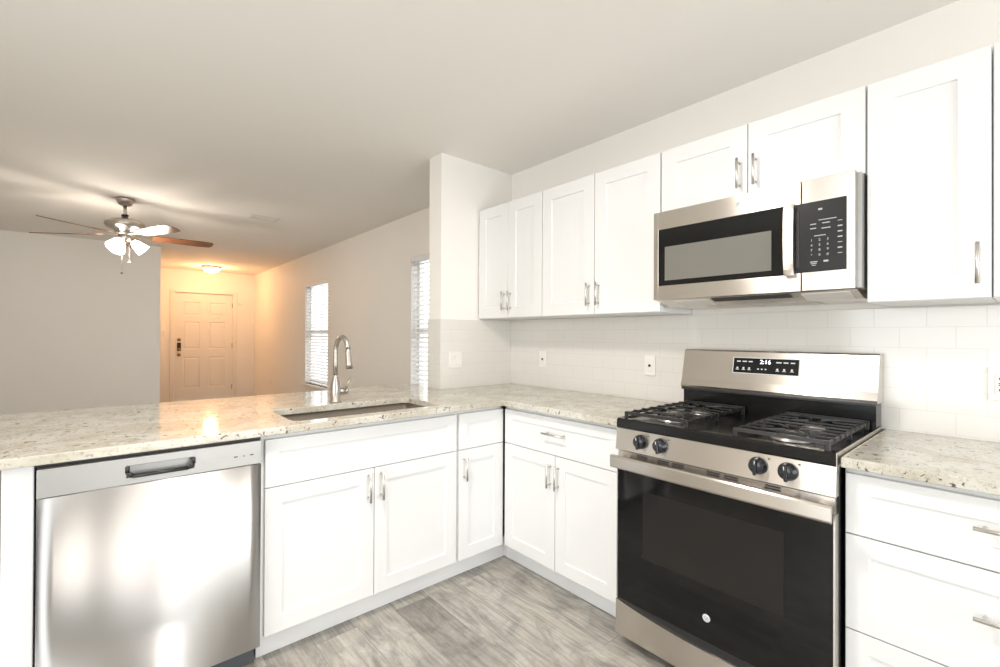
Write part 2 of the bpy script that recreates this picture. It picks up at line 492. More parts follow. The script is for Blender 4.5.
# front door
def front_door():
    bm = new(); th = 0.04; yf = YE + 0.03
    t = bmesh.new()
    W = DX1 - DX0 - .002; x0 = DX0 + .001
    # six panel door as a grid of faces, panels inset
    xs = [0, .125, .395, .535, .805, W]; xs = [x * 1.0 for x in xs]
    zs = [.006, .26, .84, .985, 1.50, 1.61, 1.87, DZ - .004]
    V = [[t.verts.new((x0 + x, yf, z)) for z in zs] for x in xs]
    pan = []
    for i in range(5):
        for j in range(7):
            f = t.faces.new((V[i][j], V[i + 1][j], V[i + 1][j + 1], V[i][j + 1]))
            if i in (1, 3) and j in (1, 3, 5): pan.append(f)
    bmesh.ops.recalc_face_normals(t, faces=t.faces[:])
    if pan[0].normal.y > 0:
        for f in t.faces: f.normal_flip()
    for f in pan:
        bmesh.ops.inset_region(t, faces=[f], thickness=.018, depth=-.009)
        bmesh.ops.inset_region(t, faces=[f], thickness=.02, depth=0.0)
        bmesh.ops.inset_region(t, faces=[f], thickness=.014, depth=.006)
    merge(bm, t)
    bx(bm, x0, x0 + W, yf + .012, yf + th, .006, DZ - .004)
    d = struct('door_1', bm, M_trim)
    bm = new(); bx(bm, DX0, DX0 + .02, yf + th, yf + th + .03, 0, DZ); bx(bm, DX1 - .02, DX1, yf + th, yf + th + .03, 0, DZ); bx(bm, DX0, DX1, yf + th, yf + th + .03, DZ - .02, DZ)
    obj('door_stop', bm, M_trim, d)
    bm = new()
    def cas(a, b, c, e): bx(bm, a, b, YE - .018, YE - .0005, c, e, .004)
    cas(DX0 - .07, DX0 - .008, 0.001, DZ + .008); cas(DX1 + .008, DX1 + .07, 0.001, DZ + .008); cas(DX0 - .07, DX1 + .07, DZ + .008, DZ + .07)
    obj('door_casing', bm, M_trim, d)
    for z, nm in ((1.165, 'deadbolt'), (.885, 'lower_lock')):
        bm = new(); lathe(bm, [(.001, 0), (.030, 0.0), (.030, .008), (.022, .016), (.001, .018)], (DX0 + .07, yf, z), 'Y'); obj(nm, bm, M_brass, d)
    bm = new(); bx(bm, DX0 + .04, DX0 + .10, yf - .008, yf, .955, 1.11, .006); pl = obj('lock_plate', bm, M_dark, d)
    bm = new(); lathe(bm, [(.001, 0.0), (.012, 0.0), (.012, .03), (.028, .042), (.028, .06), (.001, .068)], (DX0 + .07, yf - .006, .985), 'Y'); obj('door_knob', bm, M_brass, d)
    for z in (.25, 1.05, 1.83):
        bm = new(); tube(bm, [(DX1 - .002, yf - .006, z - .045), (DX1 - .002, yf - .006, z + .045)], .007, 8); obj('hinge', bm, M_brass, d)
    bm = new(); bx(bm, DX1 + .10, DX1 + .16, YE - .02, YE - .001, 1.84, 1.90, .003); s = obj('door_chime', bm, M_plate)
    tag(s, 'small white sensor on the entry wall just right of the front door top', 'sensor'); s.name = 'door_sensor'
front_door()

# ------------------------------------------------------------------ backsplash, outlets
bm = new()
bx(bm, -0.008, -0.0005, -2.60, YS0 - .0005, 0.9145, 1.377)
bx(bm, -0.6275, -0.0085, YS0 - .008, YS0 - .0005, 0.9145, 1.372)
bx(bm, -0.628, -0.6205, YS0, YS1, 0.9145, 1.372)
tag(obj('backsplash', bm, M_tile), 'glossy off-white subway tile backsplash on the wall behind the countertops and range', 'backsplash')

def rr(bm, x0, x1, z0, z1, y0, y1, r=.006):  # rounded slab facing -Y
    bx(bm, x0, x1, y0, y1, z0, z1, min(r, abs(y1 - y0) * .45))
def outlet(label, loc, rz, kind='jack', group=None):
    r = thing({'jack': 'wall_outlet', 'gfci': 'wall_outlet', 'duplex': 'wall_outlet', 'switch': 'light_switch', 'switch2': 'light_switch'}[kind], label,
              'switch' if 'switch' in kind else 'outlet', loc, rz, group)
    w = .105 if kind == 'switch2' else .066
    bm = new(); bx(bm, -w / 2, w / 2, -.006, -.0002, -.055, .055, .002); obj('cover_plate', bm, M_plate, r)
    if kind in ('jack', 'duplex', 'gfci'):
        bm = new(); bx(bm, -.0165, .0165, -.0085, -.004, -.033, .033, .0015); fc = obj('socket_face', bm, M_plate, r)
        bm = new()
        if kind == 'jack': lathe(bm, [(.001, 0), (.0075, 0), (.0075, .003), (.001, .003)], (0, -.0075, .0), 'Y', 16)
        for s in ((-1, 1) if kind != 'jack' else ()):
            if s == 1: obj('socket', bm, M_dark, fc); bm = new()
            for k in (-.006, .006): bx(bm, k - .0011, k + .0011, -.0092, -.008, s * .019 - .004, s * .019 + .004)
            lathe(bm, [(.001, 0), (.0022, 0), (.0022, .0008), (.001, .0008)], (0, -.0083, s * .019 - .009), 'Y', 10)
        if kind == 'gfci': bx(bm, -.008, .008, -.0095, -.008, -.004, -.001); bx(bm, -.008, .008, -.0095, -.008, .002, .005)
        obj('socket', bm, M_dark, fc)
    else:
        xs = (-.023, .023) if kind == 'switch2' else (0,)
        for k in xs:
            bm = new(); prism(bm, [(-.004, -.033), (-.0085, -.031), (-.006, .0), (-.010, .031), (-.004, .033)], k - .0165, k + .0165, 'X')
            obj('rocker', bm, M_plate, r)
    return r
outlet('small white wall outlet near the counter corner with one dark hole', (-.008, .268, 1.107), -PI / 2, 'jack')
outlet('white wall outlet on the tile just left of the range', (-.008, -.543, 1.105), -PI / 2, 'jack')
outlet('white outlet on the tile at the far right edge above the right counter', (-.008, -1.846, 1.11), -PI / 2, 'gfci')
outlet('white double light switch on the tiled stub wall beside the cabinets', (-.509, YS0 - .008, 1.104), 0, 'switch2')
outlet('small light switch left of the front door', (-1.49, YE, 1.285), 0, 'switch')
outlet('low wall outlet on the long wall beside the entry corner', (0, 7.08, .40), -PI / 2, 'duplex')

# ------------------------------------------------------------------ base cabinets
ZB, ZS, ZT = 0.112, 0.677, 0.862                 # door bottom, split line, drawer top
def cab_body(w, d, parent, z0=.115, z1=.883, name='cabinet_body'):
    bm = new(); bx(bm, 0.0, w, .0195, d, z0, z1)
    return obj(name, bm, M_white, parent)
def part(t, name, parent, mat=None):
    return obj(name, t, mat or M_white, parent)
G = .0018
# peninsula, front plane y=0, x from -1.824 to -0.6035
def sink_body(w, d, parent):
    bm = new(); o = .012
    bx(bm, 0, .018, .0195, d, .115, .883); bx(bm, w - .018, w, .0195, d, .115, .883)
    bx(bm, .018, w - .018, .0195, .027, .115, .883)
    bx(bm, .018, w - .018, d - .012, d, .115, .883); bx(bm, .018, w - .018, .027, d - .012, .115, .133)
    return obj('cabinet_body', bm, M_white, parent)
r = thing('sink_cabinet', 'white sink base cabinet with a wide false front and two doors', 'cabinet', (-1.824, 0, 0))
sink_body(.915, .60, r)
part(shaker(.012, .903, ZS + G, ZT, .05), 'false_front', r)
for a, b, hx in ((.012, .4575 - G, .4275), (.4575 + G, .903, .4875)):
    d = part(shaker(a, b, ZB, ZS - G), 'door', r); pull('handle', hx, .598, .128, True, d)
r = thing('base_cabinet', 'narrow white base cabinet at the inner corner with one door', 'cabinet', (-.909, 0, 0))
cab_body(.3055, .60, r)
part(shaker(.006, .3035, ZS + G, ZT, .05), 'false_front', r)
d = part(shaker(.006, .3035, ZB, ZS - G), 'door', r); pull('handle', .035, .582, .122, True, d)
# right run, front plane x=-0.6035
r = thing('base_cabinet', 'white base cabinet left of the range with one drawer over two doors', 'cabinet', (-.6035, -.0025, 0), -PI / 2)
cab_body(.777, .5955, r)
d = part(shaker(.010, .752, ZS + G, ZT, .05), 'drawer', r); pull('handle', .387, .782, .14, False, d)
for a, b, hx in ((.010, .381 - G, .353), (.381 + G, .752, .393 + .012)):
    d = part(shaker(a, b, ZB, ZS - G), 'door', r); pull('handle', hx - .0, .576, .118, True, d)
r = thing('drawer_cabinet', 'white base cabinet of three wide drawers right of the range', 'cabinet', (-.6035, -1.542, 0), -PI / 2)
cab_body(.69, .5955, r)
for z0, z1, zh in ((.686, ZT, .79), (.405, .682, .565), (ZB, .401, .30)):
    d = part(shaker(.004, .686, z0, z1, .055), 'drawer', r); pull('handle', .345, zh, .15, False, d)
# toe boards
bm = new(); bx(bm, -1.824, -.531, .072, .085, .001, .1145); bx(bm, -.531, -.518, -.7775, .085, .001, .1145)
struct('trim_1', bm, M_white)
bm = new(); bx(bm, -.531, -.518, -2.242, -1.546, .001, .1145); struct('trim_2', bm, M_white)
# end panel left of the dishwasher
bm = new(); bx(bm, -2.497, -2.4315, -.002, .603, .001, .883, .002)
tag(obj('end_panel', bm, M_white), 'white end panel closing the peninsula left of the dishwasher', 'panel')

# ------------------------------------------------------------------ countertops
def slab_with_hole():
    bm = new(); z0, z1 = .884, .914
    X0, X1, XR = -2.78, -.642, -.0005
    hx0, hx1, hy0, hy1 = -1.695, -.985, .040, .400
    r = .035
    outer = [(X0, -.035), (X1, -.035), (X1, -.777), (XR, -.777), (XR, YS0 - .0005), (-.6285, YS0 - .0005), (-.6285, YS1 + .002), (XR, YS1 + .002), (XR, 1.01), (X0, 1.01)]
    hole = []
    for cx_, cy_, a0 in ((hx1 - r, hy1 - r, 0), (hx0 + r, hy1 - r, PI / 2), (hx0 + r, hy0 + r, PI), (hx1 - r, hy0 + r, 1.5 * PI)):
        for k in range(7):
            a = a0 + k * PI / 12; hole.append((cx_ + r * math.cos(a), cy_ + r * math.sin(a)))
    es = []
    for loop in (outer, hole):
        vs = [bm.verts.new((x, y, z1)) for x, y in loop]
        es += [bm.edges.new((vs[k], vs[(k + 1) % len(vs)])) for k in range(len(vs))]
    bmesh.ops.triangle_fill(bm, edges=es, use_beauty=True)
    bmesh.ops.recalc_face_normals(bm, faces=bm.faces[:])
    if bm.faces[:][0].normal.z < 0:
        for f in bm.faces: f.normal_flip()
    ret = bmesh.ops.extrude_face_region(bm, geom=bm.faces[:])
    for v in [g for g in ret['geom'] if isinstance(g, bmesh.types.BMVert)]: v.co.z = z0
    return bm, (hx0, hx1, hy0, hy1)
bm, HOLE = slab_with_hole()
ct = obj('countertop', bm, M_granite)
bv = ct.modifiers.new('edge', 'BEVEL'); bv.width = .003; bv.segments = 2; bv.limit_method = 'ANGLE'; bv.angle_limit = math.radians(60)
tag(ct, 'speckled cream granite L-shaped countertop over the sink and dishwasher peninsula', 'countertop')
bm = new(); bx(bm, -.642, -.0005, -2.27, -1.542, .884, .914, .003)
tag(obj('countertop', bm, M_granite2), 'short speckled granite countertop right of the range with rusty veins', 'countertop')

# sink
r = thing('sink', 'undermount stainless steel sink set into the peninsula countertop', 'sink', (-1.34, .22, .684))
hx0, hx1, hy0, hy1 = HOLE
W, D = (hx1 - hx0) / 2 + .004, (hy1 - hy0) / 2 + .004
bm = new()
def rrect(w, d, rad, z, n=6):
    out = []
    for cx_, cy_, a0 in ((w - rad, d - rad, 0), (-w + rad, d - rad, PI / 2), (-w + rad, -d + rad, PI), (w - rad, -d + rad, 1.5 * PI)):
        for k in range(n + 1):
            a = a0 + k * PI / 2 / n; out.append((cx_ + rad * math.cos(a), cy_ + rad * math.sin(a), z))
    return out
rings = [rrect(W + .006, D + .006, .038, .1985), rrect(W, D, .035, .1985), rrect(W - .004, D - .004, .035, .03), rrect(W - .02, D - .02, .03, .006), rrect(W - .30, D - .12, .03, .0)]
vr = [[bm.verts.new(p) for p in q] for q in rings]
for a, b in zip(vr, vr[1:]):
    for k in range(len(a)):
        f = bm.faces.new((a[k], a[(k + 1) % len(a)], b[(k + 1) % len(a)], b[k])); f.smooth = True
bm.faces.new(vr[-1])
obj('basin', bm, M_sink, r)
bm = new(); lathe(bm, [(.045, .0), (.045, .004), (.032, .006), (.028, .001), (.001, .001)], (0, 0, .001)); obj('drain', bm, M_nickel, r)

# faucet
r = thing('kitchen_faucet', 'tall brushed nickel gooseneck faucet standing behind the sink', 'faucet', (-1.362, .47, .914))
bm = new(); lathe(bm, [(.031, .0005), (.031, .006), (.027, .010), (.0265, .075), (.0235, .095), (.016, .130), (.0135, .145)]); obj('base', bm, M_nickel, r)
bm = new(); pts = [(0, 0, .14), (0, 0, .20), (0, 0, .265)]
R = .058; dx, dy = .16, -.987
for k in range(1, 13):
    a = PI - k * PI / 12 * .94
    s = R + R * math.cos(a)
    pts.append((s * dx, s * dy, .265 + R * 1.28 * math.sin(a)))
tube(bm, pts, .0125, 16); obj('spout', bm, M_nickel, r)
e = Vector(pts[-1]); dn = Vector((dx * .14, dy * .14, -1)).normalized()
bm = new(); tube(bm, [e - dn * .002, e + dn * .008, e + dn * .075, e + dn * .098], [.0135, .0145, .0165, .0175], 16); hd = obj('spray_head', bm, M_nickel, r)
bm = new(); tube(bm, [e + dn * .0982, e + dn * .1], .014, 16); obj('nozzle', bm, M_dark, hd)
bm = new(); tube(bm, [(.02, 0, .055), (.050, -.006, .055)], [.0185, .0175], 16); tube(bm, [(.050, -.006, .055), (.064, -.008, .055)], [.0175, .012], 16)
h_ = obj('handle_hub', bm, M_nickel, r)
bm = new(); tube(bm, [(.048, -.012, .066), (.058, -.02, .095), (.068, -.028, .128)], [.0065, .005, .0042], 10); obj('lever', bm, M_nickel, h_)

# ------------------------------------------------------------------ dishwasher
r = thing('dishwasher', 'stainless steel dishwasher built in under the peninsula counter', 'dishwasher', (-2.428, 0, 0))
DWW = .598
bm = new(); bx(bm, .004, DWW - .004, .02, .58, .1, .862); obj('tub', bm, M_blackplastic, r)
bm = new()    # gently crowned door skin
n = 16; zb, zt_ = .105, .785
for j, (z0, z1) in enumerate(((zb, zt_),)):
    A, B = [], []
    for k in range(n + 1):
        u = k / n; x = .004 + u * (DWW - .008); y = -.032 - .003 * (1 - (2 * u - 1) ** 4)
        A.append(bm.verts.new((x, y, z0))); B.append(bm.verts.new((x, y, z1)))
    for k in range(n):
        f = bm.faces.new((A[k], A[k + 1], B[k + 1], B[k])); f.smooth = True
    C = [bm.verts.new((.004, .019, z0)), bm.verts.new((DWW - .004, .019, z0))]; E_ = [bm.verts.new((.004, .019, z1)), bm.verts.new((DWW - .004, .019, z1))]
    bm.faces.new([C[0]] + A + [C[1]]); bm.faces.new([E_[0]] + B + [E_[1]])
    bm.faces.new((A[0], B[0], E_[0], C[0])); bm.faces.new((A[-1], B[-1], E_[1], C[1])); bm.faces.new((C[0], C[1], E_[1], E_[0]))
obj('door', bm, M_steel_dw, r)
# control strip with pocket handle cut in
bm = new(); hx0_, hx1_, hz0, hz1 = .205, .385, .808, .846; yf = -.034
bx(bm, .004, hx0_, yf, .019, .787, .8705, .0015); bx(bm, hx1_, DWW - .004, yf, .019, .787, .8705, .0015)
bx(bm, hx0_ - .002, hx1_ + .002, yf, .019, .787, hz0, .0015); bx(bm, hx0_ - .002, hx1_ + .002, yf, .019, hz1, .8705, .0015)
cs = obj('control_strip', bm, M_steel_top, r)
bm = new(); bx(bm, hx0_, hx1_, -.004, .018, hz0, hz1)
obj('handle_pocket', bm, M_steel_top, cs)
bm = new()
pr = [(hx0_ + .002, hz1 - .002), (hx0_ + .002, hz0 + .016), (hx0_ + .016, hz0 + .003), (hx1_ - .016, hz0 + .003), (hx1_ - .002, hz0 + .016), (hx1_ - .002, hz1 - .002)]
for a, b in zip(pr, pr[1:]): tube(bm, [(a[0], yf + .001, a[1]), (b[0], yf + .001, b[1])], .0062, 8)
obj('handle_lip', bm, M_blackplastic, cs)
bm = new()
for x, wd in ((.51, .012), (.562, .012)): bx(bm, x - wd / 2, x + wd / 2, yf - .0006, yf, .822, .8255)
text_mesh('GE', .006, at(.5365, yf - .0004, .823), bm)
obj('buttons', bm, M_dark, cs)
bm = new()
for x in (.408, .414, .527, .539, .545): bx(bm, x - .002, x + .002, yf - .0006, yf, .820, .823)
for k in range(6): bx(bm, .425 + k * .011, .432 + k * .011, yf - .0006, yf, .829, .8305); bx(bm, .425 + k * .011, .430 + k * .011, yf - .0006, yf, .815, .8162)
obj('printed_legends', bm, M_printdim, cs)
bm = new(); bx(bm, .006, DWW - .006, .050, .065, .004, .0995, .002); obj('kick_plate', bm, M_greyplastic, r)
bm = new(); bx(bm, .0, DWW, -.004, .019, .871, .8835); obj('top_trim', bm, M_blackplastic, r)

# ------------------------------------------------------------------ upper cabinets
UB, UT, XU = 1.381, 2.131, -.3135
def upper(label, y0, w, z0, z1, doors, x=XU, z_handle=None):
    """doors = [(a, b, handle_x)] in local width"""
    r = thing('wall_cabinet', label, 'cabinet', (x, y0, z0), -PI / 2)
    bm = new(); bx(bm, .0005, w - .0005, .0195, -x - .0095, 0, z1 - z0); obj('cabinet_body', bm, M_white, r)
    for a, b, hx in doors:
        d = part(shaker(a, b, .0015, z1 - z0 - .0015, .070), 'door', r)
        if hx is not None: pull('handle', hx, (z_handle - z0), .122, True, d)
    return r
upper('white wall cabinet in the corner against the stub wall', YS0 - .0095, .606, UB, UT, [(.002, .3005 - G, .272), (.3005 + G, .604, .331)], z_handle=1.49)
upper('white two-door wall cabinet between the corner cabinet and the microwave', -.012, .765, UB, UT, [(.002, .3825 - G, .351), (.3825 + G, .763, .414)], z_handle=1.488)
upper('short white two-door wall cabinet above the microwave', -.779, .762, 1.826, UT, [(.002, .381 - G, .350), (.381 + G, .760, .412)], z_handle=1.930)
upper('narrow white single-door wall cabinet right of the microwave', -1.543, .291, UB + .003, UT - .004, [(.002, .2895, .262)], x=-.318, z_handle=1.486)
upper('white wall cabinet cut off by the right edge above the right counter', -1.8348, .46, UB + .003, UT - .004, [(.003, .457, .43)], x=-.318, z_handle=1.486)

# ------------------------------------------------------------------ round emblem with script initials
def emblem(parent, x, y, z, rad):
    bm = new()
    t = bmesh.new(); n = 28
    lathe(bm, [(rad * .80, 0), (rad, 0), (rad, .0012), (rad * .80, .0012), (rad * .80, 0)], (x, y, z), 'Y', n)
    lathe(bm, [(.0005, 0), (rad * .79, 0), (rad * .79, .0006), (.0005, .0006)], (x, y, z), 'Y', n)
    e = obj('round_emblem', bm, M_print, parent)
    bm = new(); text_mesh('GE', rad * 1.0, at(x, y - .0009, z), bm, .0003)
    obj('emblem_initials', bm, M_printdim, e)

# ------------------------------------------------------------------ microwave
r = thing('microwave', 'stainless over-the-range microwave mounted under the short wall cabinet', 'microwave', (-.385, -.784, 1.430), -PI / 2)
MW, MH = .748, .396
bm = new(); bx(bm, .004, .752, .032, .375, .004, MH - .001); obj('housing', bm, M_steel_top, r)
# door frame with an opening for the glass
dx1 = .585
wx0, wx1, wz0, wz1 = .024, .530, .063, .316
bm = new()
bx(bm, 0, wx0, 0, .031, 0, MH, .002); bx(bm, wx1, dx1 - .001, 0, .031, 0, MH, .002)
bx(bm, wx0 - .003, wx1 + .003, 0, .031, 0, wz0, .002); bx(bm, wx0 - .003, wx1 + .003, 0, .031, wz1, MH, .002)
door = obj('door', bm, M_steel, r)
bm = new(); bx(bm, wx0 - .002, wx1 + .002, .0015, .02, wz0 - .002, wz1 + .002); gl = obj('door_glass', bm, M_blackglass, door)
M_screen = pm('microwave_screen', (0.19, 0.185, 0.16), 0.22)
bm = new(); bx(bm, wx0 + .030, wx1 - .043, .0008, .004, wz0 + .022, wz1 - .080, .001); obj('window_screen', bm, M_screen, gl)
# bowed vertical handle
bm = new(); hx0_, hx1_ = .534, .566; n = 12; L0, L1 = .058, .318
rows = []
for k in range(n + 1):
    u = k / n; z = L0 + u * (L1 - L0); y = -.016 - .010 * (1 - (2 * u - 1) ** 4)
    rows.append([bm.verts.new(p) for p in ((hx0_, y, z), (hx1_, y, z), (hx1_, y + .012, z), (hx0_, y + .012, z))])
for a, b in zip(rows, rows[1:]):
    for k in range(4):
        f = bm.faces.new((a[k], a[(k + 1) % 4], b[(k + 1) % 4], b[k])); f.smooth = False
bm.faces.new(rows[0]); bm.faces.new(rows[-1])
bx(bm, hx0_ + .004, hx1_ - .004, -.012, .001, L0, L0 + .02, .001); bx(bm, hx0_ + .004, hx1_ - .004, -.012, .001, L1 - .02, L1, .001)
obj('handle', bm, M_steel, door)
emblem(door, .365, -.0003, .362, .010)
# control side
bm = new(); bx(bm, dx1 + .001, MW - .006, .0, .031, 0, MH, .002); cp = obj('control_side', bm, M_steel, r)
bm = new(); bx(bm, .568, .718, -.0022, .001, .066, .314, .001); kp = obj('keypad_panel', bm, M_keypad, cp)
bm = new(); bx(bm, .5685, .580, -.0045, -.0022, .085, .285, .001); obj('grip_recess', bm, M_dark, kp)
bm = new(); Y0 = -.0024
def mark(x, z, w_, h__): bx(bm, x - w_ / 2, x + w_ / 2, Y0 - .0008, Y0, z + DZ0 - h__ / 2, z + DZ0 + h__ / 2)
DZ0 = -.033
mark(.643, .317, .012, .006)
mark(.664, .279, .052, .0025)
for x, z, w_ in ((.622, .267, .018), (.622, .252, .018), (.660, .267, .022), (.660, .249, .026)): mark(x, z, w_, .003)
for k in range(7): mark(.700, .268 - k * .0185, .013, (.002, .004, .004, .004, .002, .004, .002)[k])
mark(.642, .225, .034, .0025)
for j in range(4):
    for i in range(3):
        ch = (('1', '2', '3'), ('4', '5', '6'), ('7', '8', '9'), ('*', '0', '#'))[j][i]
        text_mesh(ch, .012, at(.617 + i * .024, Y0 - .0004, .210 + DZ0 - j * .0175), bm, .0003)
mark(.624, .134, .022, .003); mark(.624, .128, .018, .0025); mark(.624, .122, .012, .002); mark(.660, .134, .014, .006)
obj('keypad_legends', bm, M_legend, kp)
# underside tray: curved bottom
bm = new(); prof = [(.004, .004), (.012, -.002), (.115, -.028), (.374, -.028), (.374, .004)]
prism(bm, [(y, z) for y, z in prof], .008, MW - .004, 'X')
us = obj('underside', bm, M_steel, r)
def on_slope(bm, x0, x1, y0, y1, t=.002):      # thin slab on the sloping front of the underside
    z = lambda y: -.002 - (y - .012) * .026 / .103
    prism(bm, [(y0, z(y0) + .002), (y1, z(y1) + .002), (y1, z(y1) - t), (y0, z(y0) - t)], x0, x1, 'X')
bm = new(); on_slope(bm, .25, .54, .022, .062); obj('vent_grille', bm, M_dark, us)
M_lens = pm('lamp_lens', (.75, .72, .68), .3)
for x0 in (.09, .575):
    bm = new(); on_slope(bm, x0, x0 + .145, .030, .108); obj('lamp_lens', bm, M_lens, us)
for x0 in (.18, .40):
    bm = new(); bx(bm, x0, x0 + .18, .14, .30, -.0300, -.0275, .001); obj('grease_filter', bm, M_nickel, us)

# ------------------------------------------------------------------ range
r = thing('gas_range', 'stainless gas range with black oven door between the counters', 'stove', (-.66, -.7795, 0), -PI / 2)
RW = .759
bm = new(); bx(bm, .004, RW - .004, .03, .645, .035, .890); obj('body', bm, M_blackenamel, r)
for i, (x, y) in enumerate(((.05, .07), (RW - .05, .07), (.05, .60), (RW - .05, .60))):
    bm = new(); lathe(bm, [(.018, .001), (.018, .012), (.010, .014), (.010, .036)], (x, y, 0), seg=16); obj('leg', bm, M_blackplastic, r)
# cooktop with raised front band
bm = new()
prism(bm, [(.000, .886), (-.004, .892), (-.004, .918), (.004, .926), (.030, .926), (.045, .918), (.58, .918), (.58, .886)], .003, RW - .003, 'X')
ck = obj('cooktop', bm, M_blackenamel, r)
bm = new(); bx(bm, RW - .0035, RW - .0005, .0, .64, .884, .9265, .001); obj('side_trim', bm, M_steel, ck)
bm = new(); bx(bm, .0005, .0035, .0, .64, .884, .9265, .001); obj('side_trim', bm, M_steel, ck)
for bx_, by_, rad in ((.162, .150, .046), (.162, .407, .038), (.597, .150, .052), (.597, .407, .035)):
    bm = new(); lathe(bm, [(rad * 1.25, 0), (rad * 1.25, .004), (rad * .95, .010), (rad * .95, .016), (.001, .016)], (bx_, by_, .918)); bu = obj('burner', bm, M_burner, ck)
    bm = new(); lathe(bm, [(rad * .85, 0), (rad * .88, .004), (rad * .8, .010), (.001, .011)], (bx_, by_, .934)); obj('burner_cap', bm, M_iron, bu)
# grates
def grate(x0, x1, label_parent):
    bm = new(); y0, y1 = .022, .535; zt = .955; h = .005; w_ = .0052
    def bar(ax, ay, bx__, by__, zz=zt, ww=w_, hh=h):
        a = Vector((ax, ay, 0)); b = Vector((bx__, by__, 0)); d = (b - a).normalized(); n_ = Vector((-d.y, d.x, 0)) * ww / 2
        vs = []
        for z in (zz - hh, zz):
            k = .75 if z == zz else 1
            vs += [bm.verts.new((p.x + q.x * k, p.y + q.y * k, z)) for p, q in ((a, n_), (b, n_), (b, -n_), (a, -n_))]
        for f in ((0, 1, 2, 3), (7, 6, 5, 4), (0, 4, 5, 1), (1, 5, 6, 2), (2, 6, 7, 3), (3, 7, 4, 0)): bm.faces.new([vs[i] for i in f])
    # frame
    bar(x0, y0, x1, y0, hh=.012, ww=.010); bar(x0, y1, x1, y1, hh=.012, ww=.010); bar(x0, y0, x0, y1, zt - .004, hh=.012, ww=.009); bar(x1, y0, x1, y1, zt - .004, hh=.012, ww=.009)
    m = (y0 + y1) / 2; cx_ = (x0 + x1) / 2
    bar(x0, m, x1, m, ww=.010)
    # cross fingers running side to side, stopped short of each burner
    for yy in (.085, .214, .343, .472): bar(x0, yy, x1, yy)
    for yy in (.150, .407): bar(x0, yy, cx_ - .055, yy); bar(cx_ + .055, yy, x1, yy)
    for cyy in (.150, .407):
        for sx in (-1, 1):
            for sy in (-1, 1): bar(cx_ + sx * .016, cyy + sy * .016, cx_ + sx * .062, cyy + sy * .064)
    # feet at the ends of the frame and along the sides
    for xx in (x0, x1):
        for yy in (y0, .085, .150, .214, m, .343, .407, .472, y1): bx(bm, xx - .007, xx + .007, yy - .005, yy + .005, .9185 if yy in (y0, m, y1) else .938, zt - .001, .002, 1)
    return obj('grate', bm, M_iron, r)
grate(.032, .292, r); grate(.465, .730, r)
# control panel, slightly leaning
bm = new(); prism(bm, [(.000, .886), (-.010, .800), (-.006, .797), (.029, .797), (.029, .886)], .002, RW - .002, 'X'); pnl = obj('control_panel', bm, M_steel, r)
def knob(x, z):
    bm = new()
    lathe(bm, [(.028, 0), (.028, .006), (.0245, .010), (.0225, .024), (.020, .027), (.001, .027)], (0, 0, 0), 'Y', 28)
    bx(bm, -.0055, .0055, -.036, -.006, -.0265, .0265, .003)
    o = obj('knob', bm, M_knob, pnl); o.location = (x, -.0052, z)
    o.rotation_euler = (0, math.radians(random.uniform(-8, 8)), 0)
    bm = new(); bx(bm, -.001, .001, -.0368, -.036, .010, .021); ind = obj('indicator', bm, M_print, o)
for x in (.118, .203, .548, .634): knob(x, .847)
bm = new()
for x in (.118, .203, .548, .634): bx(bm, x + .028, x + .032, -.0066, -.0056, .872, .876)
obj('printed_dots', bm, M_dark, pnl)
# vents between panel and door
bm = new(); bx(bm, .006, RW - .006, .004, .03, .744, .7965); vt = obj('vent_strip', bm, M_steel, r)
bm = new()
for x0 in (.095, .185, .245, .375, .435, .565):
    for z in (.7865, .7780): bx(bm, x0, x0 + .045, .0028, .006, z - .0026, z + .0026)
bx(bm, .006, RW - .006, .0015, .008, .7935, .7965)
obj('vent_slots', bm, M_dark, vt)
# oven door
bm = new(); bx(bm, .004, RW - .004, -.002, .029, .185, .7425, .002)
od = obj('oven_door', bm, M_blackglass, r)
M_ovenwin = pm('oven_window', (0.016, 0.015, 0.014), 0.12, 0, 0.35)
bm = new(); bx(bm, .125, .622, -.0032, -.001, .385, .652, .001); obj('oven_window', bm, M_ovenwin, od)
bm = new(); bx(bm, RW - .009, RW - .003, -.0045, .029, .185, .744, .001); obj('door_edge_trim', bm, M_steel, od)
bm = new(); bx(bm, .003, .007, -.0035, .029, .185, .744, .001); obj('door_edge_trim', bm, M_steel, od)
emblem(od, .378, -.0022, .270, .0135)
bm = new()    # broad flat bar handle
pr = [(-.046, .731), (-.051, .738), (-.052, .776), (-.047, .782), (-.038, .782), (-.036, .776), (-.036, .738), (-.039, .731)]
prism(bm, pr, .003, RW - .004, 'X')
hb = obj('handle', bm, M_steel, od)
for x0 in (.020, RW - .050):
    bm = new(); bx(bm, x0, x0 + .030, -.038, .000, .7425, .768, .002)
    obj('handle_bracket', bm, M_steel, hb)
# drawer with an arched top edge
bm = new(); n = 18; top = []
for k in range(n + 1):
    u = k / n; top.append((.004 + u * (RW - .008), .182 - .0 - .030 * math.sin(PI * u) ** .8 * 1.0 if 0 < k < n else .182))
poly = [(.004, .040)] + [(x, z) for x, z in top] + [(RW - .004, .040)]
A = [bm.verts.new((x, -.008, z)) for x, z in poly]; B = [bm.verts.new((x, .029, z)) for x, z in poly]
for k in range(len(poly)): bm.faces.new((A[k], A[(k + 1) % len(poly)], B[(k + 1) % len(poly)], B[k]))
bm.faces.new(A); bm.faces.new(list(reversed(B)))
obj('drawer', bm, M_steel, r)
bm = new(); bx(bm, .006, RW - .006, .0, .0295, .148, .186); obj('drawer_gap', bm, M_blackplastic, r)
